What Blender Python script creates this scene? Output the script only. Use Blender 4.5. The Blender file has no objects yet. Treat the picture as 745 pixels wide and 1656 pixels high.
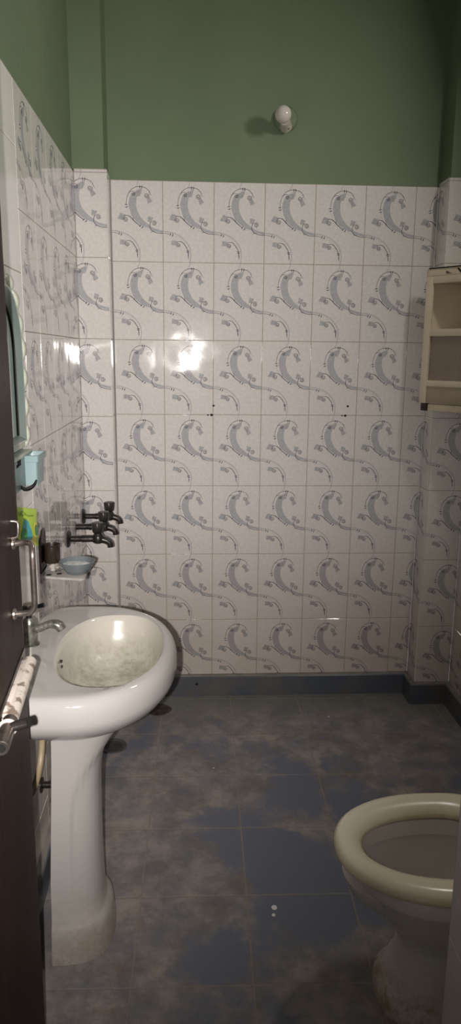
import bpy, bmesh, math, random
from mathutils import Vector, Matrix
random.seed(7)
scene = bpy.context.scene
COL = scene.collection
PI = math.pi
V = Vector

# ------------------------------------------------------------------ materials
def new_mat(name):
    m = bpy.data.materials.new(name); m.use_nodes = True
    nt = m.node_tree
    return m, nt, nt.nodes['Principled BSDF']

def mat(name, c1, rough=0.5, c2=None, scale=8.0, lo=0.4, hi=0.65, metal=0.0, bump=0.0, bscale=40.0,
        spec=0.5, trans=0.0, detail=6.0, sub=0.0):
    m, nt, b = new_mat(name)
    b.inputs['Roughness'].default_value = rough
    b.inputs['Metallic'].default_value = metal
    b.inputs['Specular IOR Level'].default_value = spec
    if trans: b.inputs['Transmission Weight'].default_value = trans
    if sub:
        b.inputs['Subsurface Weight'].default_value = sub
        b.inputs['Subsurface Radius'].default_value = (.02, .02, .02)
        b.inputs['Subsurface Scale'].default_value = .3
    b.inputs['Base Color'].default_value = (*c1, 1)
    tc = nt.nodes.new('ShaderNodeTexCoord')
    if c2 is not None:
        n = nt.nodes.new('ShaderNodeTexNoise'); n.inputs['Scale'].default_value = scale; n.inputs['Detail'].default_value = detail
        nt.links.new(tc.outputs['Object'], n.inputs['Vector'])
        r = nt.nodes.new('ShaderNodeValToRGB')
        r.color_ramp.elements[0].position = lo; r.color_ramp.elements[1].position = hi
        r.color_ramp.elements[0].color = (*c1, 1); r.color_ramp.elements[1].color = (*c2, 1)
        nt.links.new(n.outputs['Fac'], r.inputs['Fac']); nt.links.new(r.outputs['Color'], b.inputs['Base Color'])
    if bump:
        n2 = nt.nodes.new('ShaderNodeTexNoise'); n2.inputs['Scale'].default_value = bscale; n2.inputs['Detail'].default_value = 3
        nt.links.new(tc.outputs['Object'], n2.inputs['Vector'])
        bp = nt.nodes.new('ShaderNodeBump'); bp.inputs['Distance'].default_value = bump; bp.inputs['Strength'].default_value = 1
        nt.links.new(n2.outputs['Fac'], bp.inputs['Height']); nt.links.new(bp.outputs['Normal'], b.inputs['Normal'])
    return m

def mth(nt, op, a, b=None, c=None):
    n = nt.nodes.new('ShaderNodeMath'); n.operation = op
    for i, x in enumerate((a, b, c)):
        if x is None: continue
        if isinstance(x, (int, float)): n.inputs[i].default_value = x
        else: nt.links.new(x, n.inputs[i])
    return n.outputs[0]

def noise(nt, vec, scale, detail=5, rough=.55):
    n = nt.nodes.new('ShaderNodeTexNoise'); n.inputs['Scale'].default_value = scale
    n.inputs['Detail'].default_value = detail; n.inputs['Roughness'].default_value = rough
    nt.links.new(vec, n.inputs['Vector']); return n.outputs['Fac']

def mixc(nt, fac, a, b):
    n = nt.nodes.new('ShaderNodeMix'); n.data_type = 'RGBA'
    if isinstance(fac, (int, float)): n.inputs[0].default_value = fac
    else: nt.links.new(fac, n.inputs[0])
    for i, x in ((6, a), (7, b)):
        if isinstance(x, tuple): n.inputs[i].default_value = (*x, 1)
        else: nt.links.new(x, n.inputs[i])
    return n.outputs[2]

def sstep(nt, x, a, b):
    n = nt.nodes.new('ShaderNodeMapRange'); n.interpolation_type = 'SMOOTHSTEP'
    nt.links.new(x, n.inputs[0]); n.inputs[1].default_value = a; n.inputs[2].default_value = b
    return n.outputs[0]

# glazed tile print: several colours that share the same glaze
def glaze(name, c1, c2, rough=.075, wave=.0012):
    m, nt, b = new_mat(name)
    tc = nt.nodes.new('ShaderNodeTexCoord'); P = tc.outputs['Object']
    sx = nt.nodes.new('ShaderNodeSeparateXYZ'); nt.links.new(P, sx.inputs[0])
    n1 = noise(nt, P, 90, 4)
    base = mixc(nt, sstep(nt, n1, .35, .68), c1, c2)
    # dirt plus flash falloff painted into the tile colour, darker towards the floor
    dirt_falloff = mth(nt, 'MULTIPLY', sstep(nt, sx.outputs[2], 1.0, .1), mth(nt, 'MULTIPLY_ADD', noise(nt, P, 5, 6), .5, .42))
    base = mixc(nt, dirt_falloff, base, tuple(x * y for x, y in zip(c1, (.62, .55, .48))))
    nt.links.new(base, b.inputs['Base Color'])
    b.inputs['Specular IOR Level'].default_value = .5
    rr = mth(nt, 'MULTIPLY_ADD', noise(nt, P, 14, 5), .06, rough - .045)
    nt.links.new(rr, b.inputs['Roughness'])
    h = mth(nt, 'ADD', mth(nt, 'MULTIPLY', noise(nt, P, 7.5, 1), 1.0), mth(nt, 'MULTIPLY', noise(nt, P, 160, 2), .012))
    bp = nt.nodes.new('ShaderNodeBump'); bp.inputs['Distance'].default_value = wave * 2; bp.inputs['Strength'].default_value = 1
    nt.links.new(h, bp.inputs['Height']); nt.links.new(bp.outputs['Normal'], b.inputs['Normal'])
    return m

M = {}
M['tile'] = glaze('glazed_tile', (.66, .62, .595), (.72, .68, .655))
M['tile_plain'] = glaze('plain_glazed_tile', (.80, .765, .74), (.82, .79, .76), rough=.2)
M['band'] = glaze('print_band', (.40, .398, .42), (.46, .457, .478))
M['lilac'] = glaze('print_lilac', (.50, .475, .48), (.55, .525, .53))
M['hatch'] = glaze('print_hatch', (.37, .365, .375), (.47, .46, .465))
M['line'] = glaze('print_line', (.075, .075, .105), (.105, .105, .135))
M['white'] = glaze('print_white', (.70, .675, .66), (.74, .715, .70))
M['grout'] = mat('brown_grout', (.28, .22, .17), .8, (.36, .30, .25), 20)
M['hole'] = mat('dark_hole', (.012, .010, .009), .8)
M['green'] = mat('green_wall_paint', (.150, .196, .118), .62, (.168, .214, .132), 2.5, bump=.0015, bscale=22, spec=.3)
M['ceil'] = mat('ceiling_paint', (.55, .55, .5), .8)
M['skirt'] = mat('blue_grey_skirting_tile', (.075, .085, .11), .3, (.115, .105, .098), 7, bump=.0006)
M['skirt_top'] = mat('skirting_edge', (.22, .20, .18), .6, (.15, .14, .13), 18)
M['ceramic'] = mat('white_glazed_ceramic', (.42, .40, .386), .09, (.385, .363, .35), 3, lo=.45, hi=.8, spec=.55)
M['brown'] = mat('dark_brown_plastic', (.018, .011, .008), .32, (.028, .017, .012), 10)
M['cream'] = mat('cream_plastic', (.68, .59, .45), .42, (.62, .53, .39), 6, spec=.4)
M['tan'] = mat('tan_plastic', (.36, .29, .215), .33, (.31, .25, .18), 9)
M['mint'] = mat('mint_plastic', (.46, .53, .44), .3, (.50, .57, .48), 8, spec=.5)
M['mint_l'] = mat('pale_mint_plastic', (.60, .63, .52), .25, (.64, .66, .56), 8)
M['mint_d'] = mat('teal_mirror_rim', (.135, .17, .16), .25, (.16, .20, .185), 8)
M['teal'] = mat('teal_plastic', (.235, .335, .35), .35, (.265, .365, .375), 10)
M['glass'] = mat('mirror_silver', (.62, .68, .66), .12, metal=1.0)
M['black'] = mat('black_rubber', (.008, .008, .009), .4)
M['bronze'] = mat('tarnished_tap_metal', (.075, .068, .062), .33, (.04, .036, .034), 30, metal=.75, bump=.0006, bscale=90)
M['chrome'] = mat('scaled_chrome', (.30, .29, .26), .33, (.10, .10, .085), 60, metal=.7, bump=.0008, bscale=120)
M['steel'] = mat('worn_steel', (.36, .31, .28), .28, (.20, .165, .145), 40, metal=.9)
M['blue_glass'] = mat('blue_grey_dish', (.128, .145, .160), .2, (.16, .178, .192), 12)
M['soap'] = mat('white_soap_residue', (.62, .64, .64), .6, (.38, .42, .44), 60, bump=.002, bscale=160)
M['clearplastic'] = mat('milky_plastic', (.40, .385, .365), .35, (.33, .31, .29), 25)
M['hose'] = mat('yellowed_hose', (.42, .34, .22), .4, (.36, .28, .17), 12)
M['bulb'] = mat('opal_bulb_glass', (.62, .57, .52), .1, spec=.6)
M['holder'] = mat('bulb_holder_plastic', (.56, .50, .44), .45, (.40, .34, .28), 25)
M['lime'] = mat('lime_sachet', (.42, .62, .04), .32, (.48, .64, .06), 8)
M['sblue'] = mat('sachet_blue', (.05, .36, .46), .32, (.08, .42, .42), 30)
M['sgreen'] = mat('sachet_green', (.03, .24, .07), .32)
M['syellow'] = mat('sachet_yellow', (.78, .68, .05), .32)
M['sink_ink'] = mat('sachet_ink', (.13, .20, .02), .4)
M['paint'] = mat('white_paint_spot', (.75, .73, .70), .5)
M['whitebolt'] = mat('painted_bolt', (.55, .49, .44), .45, (.20, .15, .12), 45, lo=.53, hi=.62)

def floor_mat():
    m, nt, b = new_mat('dusty_blue_floor_tile')
    tc = nt.nodes.new('ShaderNodeTexCoord'); P = tc.outputs['Object']
    sx = nt.nodes.new('ShaderNodeSeparateXYZ'); nt.links.new(P, sx.inputs[0])
    X, Y = sx.outputs[0], sx.outputs[1]
    ca, sa = math.cos(-.01419), math.sin(-.01419); S = .29779; ox, oy = -.02106, -.34986
    dx = mth(nt, 'SUBTRACT', X, ox); dy = mth(nt, 'SUBTRACT', Y, oy)
    u = mth(nt, 'DIVIDE', mth(nt, 'ADD', mth(nt, 'MULTIPLY', dx, ca), mth(nt, 'MULTIPLY', dy, sa)), S)
    v = mth(nt, 'DIVIDE', mth(nt, 'SUBTRACT', mth(nt, 'MULTIPLY', dy, ca), mth(nt, 'MULTIPLY', dx, sa)), S)
    def edge(t):
        f = mth(nt, 'FRACT', mth(nt, 'ADD', t, 20.0))
        return mth(nt, 'MINIMUM', f, mth(nt, 'SUBTRACT', 1.0, f))
    e = mth(nt, 'MINIMUM', edge(u), edge(v))
    wob = mth(nt, 'MULTIPLY_ADD', noise(nt, P, 30, 4), .012, -.006)
    grout = mth(nt, 'SUBTRACT', 1.0, sstep(nt, mth(nt, 'ADD', e, wob), .004, .014))
    # dust: heavy near the pedestal and the toilet foot, thinner in the open floor, more near tile edges
    big = noise(nt, P, 3.6, 9, .62); fine = noise(nt, P, 17, 9, .68)
    dust = mth(nt, 'ADD', mth(nt, 'MULTIPLY', big, .82), mth(nt, 'MULTIPLY', fine, .42))
    def blob(cx, cy, r, amp):
        a = mth(nt, 'SUBTRACT', X, cx); c = mth(nt, 'SUBTRACT', Y, cy)
        d = mth(nt, 'SQRT', mth(nt, 'ADD', mth(nt, 'MULTIPLY', a, a), mth(nt, 'MULTIPLY', c, c)))
        return mth(nt, 'MULTIPLY', sstep(nt, d, r, r * .15), amp)
    for q in ((-.02, -1.35, .42, .24), (.0, -.75, .42, .14), (.62, -1.62, .33, .30), (.25, -.70, .18, .14), (.95, -.15, .5, .10), (.05, -1.75, .4, .12)):
        dust = mth(nt, 'ADD', dust, blob(*q))
    for q in ((.42, -1.25, .34, -.26), (.40, -.72, .24, -.15), (.14, -1.50, .22, -.26), (.20, -1.85, .34, -.28), (.60, -.75, .28, -.14), (.28, -1.0, .2, -.16), (.10, -.95, .2, -.10), (.75, -.95, .2, -.1)):
        dust = mth(nt, 'ADD', dust, blob(*q))
    dust = mth(nt, 'ADD', dust, mth(nt, 'MULTIPLY', sstep(nt, e, .12, .0), .08))
    df = sstep(nt, dust, .49, .66)
    blue = mixc(nt, noise(nt, P, 60, 4), (.118, .127, .172), (.142, .150, .194))
    grey = mixc(nt, sstep(nt, noise(nt, P, 6.5, 9, .72), .36, .64), (.172, .148, .134), mixc(nt, fine, (.30, .255, .226), (.365, .32, .286)))
    col = mixc(nt, mth(nt, 'MULTIPLY', df, mth(nt, 'MULTIPLY_ADD', sstep(nt, noise(nt, P, 9, 9, .7), .34, .62), .55, .40)), blue, grey)
    green = mixc(nt, sstep(nt, Y, -.45, -.05), col, mixc(nt, fine, (.13, .128, .116), (.165, .160, .144)))
    col = mixc(nt, mth(nt, 'MULTIPLY', sstep(nt, Y, -.45, -.05), .75), col, green)
    col = mixc(nt, mth(nt, 'MULTIPLY', grout, .75), col, mixc(nt, fine, (.17, .14, .12), (.32, .28, .245)))
    # rust brown stains close to the two ceramic feet
    st = mth(nt, 'ADD', blob(-.10, -1.55, .22, .8), blob(.60, -1.72, .2, .75))
    col = mixc(nt, mth(nt, 'MULTIPLY', st, mth(nt, 'MULTIPLY', sstep(nt, noise(nt, P, 11, 8, .7), .42, .68), .75)), col, (.13, .098, .075))
    nt.links.new(col, b.inputs['Base Color'])
    nt.links.new(mth(nt, 'MULTIPLY_ADD', df, .3, .45), b.inputs['Roughness'])
    b.inputs['Specular IOR Level'].default_value = .3
    bp = nt.nodes.new('ShaderNodeBump'); bp.inputs['Distance'].default_value = .002; bp.inputs['Strength'].default_value = .8
    nt.links.new(mth(nt, 'SUBTRACT', mth(nt, 'MULTIPLY', fine, .25), mth(nt, 'MULTIPLY', grout, .5)), bp.inputs['Height'])
    nt.links.new(bp.outputs['Normal'], b.inputs['Normal'])
    return m
M['floor'] = floor_mat()

def dirty_bowl_mat(name, base, stain, zlo, zhi, amt, rough=.12, sc=9):
    m, nt, b = new_mat(name)
    tc = nt.nodes.new('ShaderNodeTexCoord'); P = tc.outputs['Object']
    sx = nt.nodes.new('ShaderNodeSeparateXYZ'); nt.links.new(P, sx.inputs[0])
    f = sstep(nt, sx.outputs[2], zhi, zlo)
    n1 = sstep(nt, noise(nt, P, sc, 8, .65), .30, .66); n2 = sstep(nt, noise(nt, P, 60, 8, .75), .34, .68)
    k = mth(nt, 'MULTIPLY', f, mth(nt, 'ADD', mth(nt, 'MULTIPLY', n1, .55), mth(nt, 'MULTIPLY', n2, .5)))
    k = mth(nt, 'MINIMUM', mth(nt, 'MULTIPLY', k, amt), 1.0)
    nt.links.new(mixc(nt, k, base, stain), b.inputs['Base Color'])
    nt.links.new(mth(nt, 'MULTIPLY_ADD', k, .45, rough), b.inputs['Roughness'])
    return m
M['bowl_in'] = dirty_bowl_mat('limescaled_basin_bowl', (.50, .465, .42), (.27, .255, .185), .672, .790, 1.25)
M['ped'] = dirty_bowl_mat('pedestal_ceramic', (.44, .418, .40), (.31, .265, .21), .0, .26, 1.1, rough=.16, sc=5)
M['seat'] = dirty_bowl_mat('yellowed_toilet_seat', (.78, .70, .555), (.60, .48, .28), .375, .430, 1.0, rough=.2, sc=9)
M['pan'] = dirty_bowl_mat('toilet_ceramic', (.68, .635, .61), (.33, .26, .185), .0, .16, 1.3, rough=.15, sc=12)

def door_mat():
    m, nt, b = new_mat('dark_brown_door_wood')
    tc = nt.nodes.new('ShaderNodeTexCoord'); P = tc.outputs['Object']
    mp = nt.nodes.new('ShaderNodeMapping'); mp.inputs['Scale'].default_value = (14, 14, 1.1)
    nt.links.new(P, mp.inputs['Vector'])
    g = noise(nt, mp.outputs[0], 4, 8, .65)
    c = mixc(nt, sstep(nt, g, .3, .7), (.026, .0105, .008), (.050, .024, .018))
    c = mixc(nt, mth(nt, 'MULTIPLY', sstep(nt, noise(nt, P, 6, 4), .5, .7), .5), c, (.048, .031, .026))
    sx = nt.nodes.new('ShaderNodeSeparateXYZ'); nt.links.new(P, sx.inputs[0])
    ed = sstep(nt, sx.outputs[1], .718, .738)     # local y: along the leaf, paint chips at the free edge
    chip = mth(nt, 'MULTIPLY', ed, sstep(nt, noise(nt, mp.outputs[0], 11, 3), .60, .66))
    c = mixc(nt, chip, c, (.5, .45, .42))
    nt.links.new(c, b.inputs['Base Color'])
    b.inputs['Roughness'].default_value = .5; b.inputs['Specular IOR Level'].default_value = .06
    return m
M['door'] = door_mat()

# ------------------------------------------------------------------ mesh helpers
class MB:
    """collects vertices and faces (with a material slot each) for ONE object"""
    def __init__(s): s.v = []; s.f = []; s.mi = []; s.ms = []
    def slot(s, m):
        if m not in s.ms: s.ms.append(m)
        return s.ms.index(m)
    def add(s, vs, fs, m):
        k = s.slot(m); o = len(s.v)
        s.v += [tuple(p) for p in vs]
        s.f += [tuple(i + o for i in f) for f in fs]; s.mi += [k] * len(fs)
    def box(s, a, b, m, bev=0.0, mtx=None):
        bm = bmesh.new(); bmesh.ops.create_cube(bm, size=1)
        for v in bm.verts:
            v.co = V([(a[i] + b[i]) / 2 + v.co[i] * abs(b[i] - a[i]) for i in range(3)])
        if bev: bmesh.ops.bevel(bm, geom=bm.edges[:], offset=bev, segments=2, affect='EDGES', profile=.5)
        s.bm(bm, m, mtx)
    def bm(s, bm, m, mtx=None):
        if mtx is not None: bm.transform(mtx)
        bm.verts.ensure_lookup_table(); bmesh.ops.recalc_face_normals(bm, faces=bm.faces[:])
        s.add([v.co[:] for v in bm.verts], [[v.index for v in f.verts] for f in bm.faces], m); bm.free()
    def prism(s, pts, z0, z1, m, bev=0.0, mtx=None):
        bm = bmesh.new()
        a = [bm.verts.new((p[0], p[1], z0)) for p in pts]; b = [bm.verts.new((p[0], p[1], z1)) for p in pts]
        n = len(pts); bm.faces.new(a[::-1]); bm.faces.new(b)
        for i in range(n): bm.faces.new((a[i], a[(i + 1) % n], b[(i + 1) % n], b[i]))
        bm.verts.index_update()
        if bev: bmesh.ops.bevel(bm, geom=bm.edges[:], offset=bev, segments=2, affect='EDGES', profile=.5); bm.verts.index_update()
        s.bm(bm, m, mtx)
    def loft(s, rings, m, cap0=True, cap1=True, closed=True):
        n = len(rings[0]); vs = [p for r in rings for p in r]; fs = []
        for i in range(len(rings) - 1):
            for j in range(n if closed else n - 1):
                k = (j + 1) % n
                fs.append((i * n + j, i * n + k, (i + 1) * n + k, (i + 1) * n + j))
        if cap0: fs.append(tuple(range(n))[::-1])
        if cap1: fs.append(tuple(range((len(rings) - 1) * n, len(rings) * n)))
        s.add(vs, fs, m)
    def lathe(s, prof, m, org=(0, 0, 0), axis=(0, 0, 1), n=28, cap0=True, cap1=True):
        ax = V(axis).normalized(); q = V((0, 0, 1)).rotation_difference(ax); o = V(org)
        rings = [[o + q @ V((r * math.cos(2 * PI * j / n), r * math.sin(2 * PI * j / n), h)) for j in range(n)] for r, h in prof]
        s.loft(rings, m, cap0, cap1)
    def tube(s, pts, rad, m, n=12, smooth=0):
        P = [V(p) for p in pts]
        R = rad if isinstance(rad, (list, tuple)) else [rad] * len(P)
        if smooth: P, R = catmull(P, R, smooth)
        t = [(P[min(i + 1, len(P) - 1)] - P[max(i - 1, 0)]).normalized() for i in range(len(P))]
        nrm = t[0].orthogonal().normalized(); rings = []
        for i, p in enumerate(P):
            if i: nrm = t[i - 1].rotation_difference(t[i]) @ nrm
            bn = t[i].cross(nrm)
            rings.append([p + R[i] * (math.cos(2 * PI * j / n) * nrm + math.sin(2 * PI * j / n) * bn) for j in range(n)])
        s.loft(rings, m)
    def build(s, name, parent=None, loc=None, rotz=0, smooth=40, fix=True):
        base = V(loc) if loc is not None else (V(parent['_base']) if parent is not None else V((0, 0, 0)))
        me = bpy.data.meshes.new(name)
        Rm = Matrix.Rotation(-rotz, 3, 'Z') if rotz else None
        vs = [(V(p) - base) for p in s.v]
        if Rm: vs = [Rm @ p for p in vs]
        me.from_pydata(vs, [], s.f)
        for m in s.ms: me.materials.append(m)
        me.polygons.foreach_set('material_index', s.mi)
        if fix:
            bm = bmesh.new(); bm.from_mesh(me); bmesh.ops.recalc_face_normals(bm, faces=bm.faces[:]); bm.to_mesh(me); bm.free()
        if smooth:
            me.polygons.foreach_set('use_smooth', [True] * len(me.polygons))
            me.set_sharp_from_angle(angle=math.radians(smooth))
        o = bpy.data.objects.new(name, me); COL.objects.link(o)
        if parent is not None:
            o.parent = parent
            if loc is not None: o.location = base - V(parent['_base'])
        else:
            o.location = base; o.rotation_euler = (0, 0, rotz)
        o['_base'] = tuple(base)
        return o

def catmull(P, R, k):
    oP, oR = [], []
    for i in range(len(P) - 1):
        p0, p1, p2, p3 = P[max(i - 1, 0)], P[i], P[i + 1], P[min(i + 2, len(P) - 1)]
        for j in range(k):
            t = j / k
            oP.append(.5 * ((2 * p1) + (p2 - p0) * t + (2 * p0 - 5 * p1 + 4 * p2 - p3) * t * t + (3 * p1 - p0 - 3 * p2 + p3) * t ** 3))
            oR.append(R[i] + (R[i + 1] - R[i]) * t)
    oP.append(P[-1]); oR.append(R[-1])
    return oP, oR

def tag(o, label, cat, group=None):
    o['label'] = label; o['category'] = cat
    if group: o['group'] = group
    return o
def thing(name, loc, label, cat, group=None):
    o = bpy.data.objects.new(name, None); COL.objects.link(o); o.location = loc; o['_base'] = tuple(loc)
    o.empty_display_size = .05
    return tag(o, label, cat, group)
def struct(o):
    o['kind'] = 'structure'; return o

# ------------------------------------------------------------------ the printed tile (0.2 x 0.3 m)
def T(x, y):        # traced coordinates of one tile -> metres on the tile
    u = (x - 26) / 686.0; v = (y - (25 + 15 * u)) / 1092.0
    return V((u * .2, .3 - v * .3, 0))
def cr(pts, k=6):
    P = [T(*p) for p in pts]; return catmull(P, [0] * len(P), k)[0]
POLYS = []          # (offset, material key, list of 2D polygons)
def ribbon(P, w0, w1, off, key, wm=None):
    if key == 'line': w0, w1, wm = w0 * 1.45, w1 * 1.45, (None if wm is None else wm * 1.45)
    n = len(P); out = []
    L = []
    for i, p in enumerate(P):
        t = (P[min(i + 1, n - 1)] - P[max(i - 1, 0)]); t = t.normalized() if t.length > 1e-9 else V((1, 0, 0))
        f = i / (n - 1)
        w = (w0 + (w1 - w0) * f) if wm is None else (w0 * (1 - 2 * f) + wm * 2 * f if f < .5 else wm * (2 - 2 * f) + w1 * (2 * f - 1))
        nn = V((-t.y, t.x, 0)) * w / 2
        L.append((p + nn, p - nn))
    for i in range(n - 1):
        out.append([L[i][0], L[i][1], L[i + 1][1], L[i + 1][0]])
    POLYS.append((off, key, out))
def spiral(cx, cy, r, a0, turns, sgn, w=.0012):
    pts = []; N = int(22 * turns)
    c = T(cx, cy)
    for i in range(N + 1):
        f = i / N; a = a0 + sgn * f * turns * 2 * PI; rr = r * (1 - .80 * f)
        pts.append(c + V((math.cos(a) * rr, math.sin(a) * rr, 0)))
    ribbon(pts, w, w * 1.3, 5, 'line')
    return pts[0]
K = .00029          # metres per traced pixel
def blobpoly(pts, off, key): POLYS.append((off, key, [[T(*p) for p in pts]]))
def bandpoly(A, B, off, key):
    a, b = cr(A), cr(B); n = min(len(a), len(b)); POLYS.append((off, key, [[a[i], b[i], b[i + 1], a[i + 1]] for i in range(n - 1)]))
# broad crescent
bandpoly([(300, 205), (268, 290), (263, 370), (282, 455), (322, 535), (385, 600), (455, 645), (530, 673), (612, 712), (717, 738)],
         [(440, 145), (385, 225), (362, 310), (368, 410), (408, 505), (458, 568), (520, 618), (562, 652), (625, 682), (717, 704)], 2, 'band')
blobpoly([(345, 178), (440, 140), (432, 190), (408, 245), (350, 245)], 3, 'hatch')
ribbon(cr([(22, 703), (100, 712), (200, 742), (280, 790), (340, 850), (382, 920), (400, 1000), (396, 1080), (388, 1135)]), .0085, .0050, 1, 'lilac')
ribbon(cr([(396, 30), (382, 78), (362, 118)]), .0040, .0030, 1, 'lilac')
ribbon(cr([(400, 132), (335, 152), (285, 200), (255, 280), (247, 360), (262, 440), (300, 525), (350, 580), (420, 632), (480, 664), (545, 695)]), .0028, .0028, 1, 'white')
ribbon(cr([(28, 714), (120, 728), (210, 758), (290, 815), (350, 890), (384, 970), (386, 1080)]), .0024, .0024, 2, 'white')
for q in ([(150, 462), (222, 488), (192, 562), (108, 542)], [(535, 250), (578, 312), (518, 347), (498, 272)],
          [(520, 508), (585, 530), (556, 592), (508, 580)], [(142, 818), (215, 830), (196, 892), (134, 882)]):
    blobpoly(q, 3, 'hatch')
# fine dark lines
A = cr([(546, 208), (536, 182), (510, 150), (472, 128), (425, 117), (360, 122), (302, 154), (262, 205), (238, 270), (227, 345)]); ribbon(A, .0012, .0010, 4, 'line', .0013)
ribbon(cr([(228, 345), (243, 430), (268, 490), (312, 548)]), .0007, .0008, 4, 'band')
ribbon(cr([(198, 505), (240, 497), (290, 527), (330, 570), (370, 607), (412, 638)]), .0010, .0016, 4, 'line', .0022)
ribbon(cr([(412, 638), (480, 672), (530, 694), (575, 716)]), .0007, .0008, 4, 'band')
ribbon(cr([(562, 575), (543, 610), (538, 655), (556, 692), (590, 716), (640, 735), (718, 743)]), .0012, .0012, 4, 'line', .0016)
ribbon(cr([(22, 722), (70, 729), (118, 739)]), .0010, .0010, 4, 'line')
ribbon(cr([(118, 739), (200, 765), (260, 805), (310, 860)]), .0006, .0006, 4, 'band')
ribbon(cr([(205, 850), (245, 836), (288, 850), (325, 893), (356, 948), (368, 1000), (373, 1062)]), .0010, .0008, 4, 'line', .0018)
ribbon(cr([(262, 205), (285, 183), (325, 180), (352, 208)]), .0010, .0010, 4, 'line')
ribbon(cr([(535, 175), (548, 212), (570, 240)]), .0012, .0004, 4, 'line')
ribbon(cr([(300, 490), (318, 530), (310, 560)]), .0004, .0012, 4, 'line')
ribbon(cr([(552, 732), (572, 714), (600, 716)]), .0005, .0016, 4, 'line')
ribbon(cr([(366, 1000), (366, 1040), (374, 1075)]), .0016, .0003, 4, 'line')
spiral(218, 550, 34 * K, 1.9, 1.7, 1); spiral(500, 235, 34 * K, .6, 1.7, -1) ; spiral(597, 605, 34 * K, 2.6, 1.8, -1)
spiral(234, 884, 31 * K, 1.9, 1.8, 1); spiral(328, 216, 25 * K, .9, 1.6, -1)
def tie(x, y, ang):                      # a small leaf-shaped tie across a stem
    c = T(x, y); d = V((math.cos(ang), math.sin(ang), 0)); e = V((-d.y, d.x, 0)); h = .0064
    L = [c + d * h * f + e * .0010 * (f * f * 1.6 - .5) for f in (-1, -.5, 0, .5, 1)]
    W = (.0006, .0026, .0034, .0026, .0006)
    POLYS.append((5, 'line', [[L[i] - e * W[i] / 2, L[i] + e * W[i] / 2, L[i + 1] + e * W[i + 1] / 2, L[i + 1] - e * W[i + 1] / 2] for i in range(4)]))
for q in ((411, 122, 1.57), (438, 124, 1.5), (229, 353, .2), (234, 386, .2), (410, 638, .9), (440, 657, .9), (127, 740, 1.3), (156, 752, 1.2), (362, 966, -.1), (362, 986, -.1)): tie(*q)

def clip(poly, ax, val, keep_gt):
    out = []
    n = len(poly)
    for i in range(n):
        a, b = poly[i], poly[(i + 1) % n]
        da = (a[ax] - val) if keep_gt else (val - a[ax]); db = (b[ax] - val) if keep_gt else (val - b[ax])
        if da >= 0: out.append(a)
        if (da >= 0) != (db >= 0): out.append(a + (b - a) * (da / (da - db)))
    return out

ROW0 = .3543561607                      # height of the lowest full grout line
TOPZ = ROW0 + 1.8
def tiled(mb, O, U, N, a, b, edge, z0=.085, z1=TOPZ, row=ROW0, pattern=True, patmin=-9, patmax=9, tile='tile', cw=.2, bev=.0015):
    """tiles on the plane through O (z=0), along U, facing N, between a and b; edge = one vertical grout line"""
    O, U, N = V(O), V(U), V(N); Z = V((0, 0, 1))
    def pt(u, z, d=0): return O + U * u + Z * z + N * d
    mb.add([pt(a, z0, -.0016), pt(b, z0, -.0016), pt(b, z1, -.0016), pt(a, z1, -.0016)], [(0, 1, 2, 3)], M['grout'])
    mb.add([pt(a, z1, 0), pt(b, z1, 0), pt(b, z1, -.009), pt(a, z1, -.009)], [(0, 1, 2, 3)], M['tile_plain'])
    k0 = math.floor((a - edge) / cw + 1e-6); k1 = math.ceil((b - edge) / cw - 1e-6)
    r0 = math.floor((z0 - row) / .3 + 1e-6); r1 = math.ceil((z1 - row) / .3 - 1e-6)
    for k in range(k0, k1):
        for r in range(r0, r1):
            eu, ez = edge + cw * k, row + .3 * r
            ua, ub = max(a, eu), min(b, eu + cw); za, zb = max(z0, ez), min(z1, ez + .3)
            g = .0009; h = g + bev
            tw = [random.uniform(-.0004, .0004) for _ in range(4)]
            o = [(ua + g, za + g), (ub - g, za + g), (ub - g, zb - g), (ua + g, zb - g)]
            i = [(ua + h, za + h), (ub - h, za + h), (ub - h, zb - h), (ua + h, zb - h)]
            vs = [pt(p[0], p[1], -.0015) for p in o] + [pt(p[0], p[1], 0) for p in i]
            mb.add(vs, [(4, 5, 6, 7)] + [(j, (j + 1) % 4, 4 + (j + 1) % 4, 4 + j) for j in range(4)], M[tile])
            if not pattern or ub < patmin or ua > patmax: continue
            lo_u, hi_u, lo_z, hi_z = ua - eu + .001, ub - eu - .001, za - ez + .001, zb - ez - .001
            for off, key, polys in POLYS:
                vv, ff = [], []
                for p in polys:
                    q = p
                    for ax, val, gt in ((0, lo_u, True), (0, hi_u, False), (1, lo_z, True), (1, hi_z, False)):
                        q = clip(q, ax, val, gt)
                        if len(q) < 3: break
                    if len(q) < 3: continue
                    n = len(vv); vv += [pt(eu + s[0], ez + s[1], .00006 * off + .00004) for s in q]; ff.append(tuple(range(n, n + len(q))))
                if ff: mb.add(vv, ff, M[key])

def quad(mb, pts, m): mb.add(pts, [tuple(range(len(pts)))], m)
CEIL = 2.95; LX = -.323; RX = 1.243; PY = -.11; NEAR = -2.62

# back wall: tiles below, green paint above
wb = MB()
tiled(wb, (0, 0, 0), (1, 0, 0), (0, -1, 0), -.2, 1.088, 0)
quad(wb, [(-.25, .008, TOPZ), (1.13, .008, TOPZ), (1.13, .008, CEIL), (-.25, .008, CEIL)], M['green'])
for x, z, r in ((.202, 1.292, .0045), (.194, 1.254, .0055), (.763, 1.293, .0045), (.754, 1.254, .0050), (.179, 1.2535, .0035), (.741, 1.2535, .003)):
    quad(wb, [(x + r * math.cos(t * PI / 5) * 1.1, -.0006, z + r * math.sin(t * PI / 5)) for t in range(10)], M['hole'])
struct(wb.build('wall_back', smooth=0, fix=False))
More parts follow.
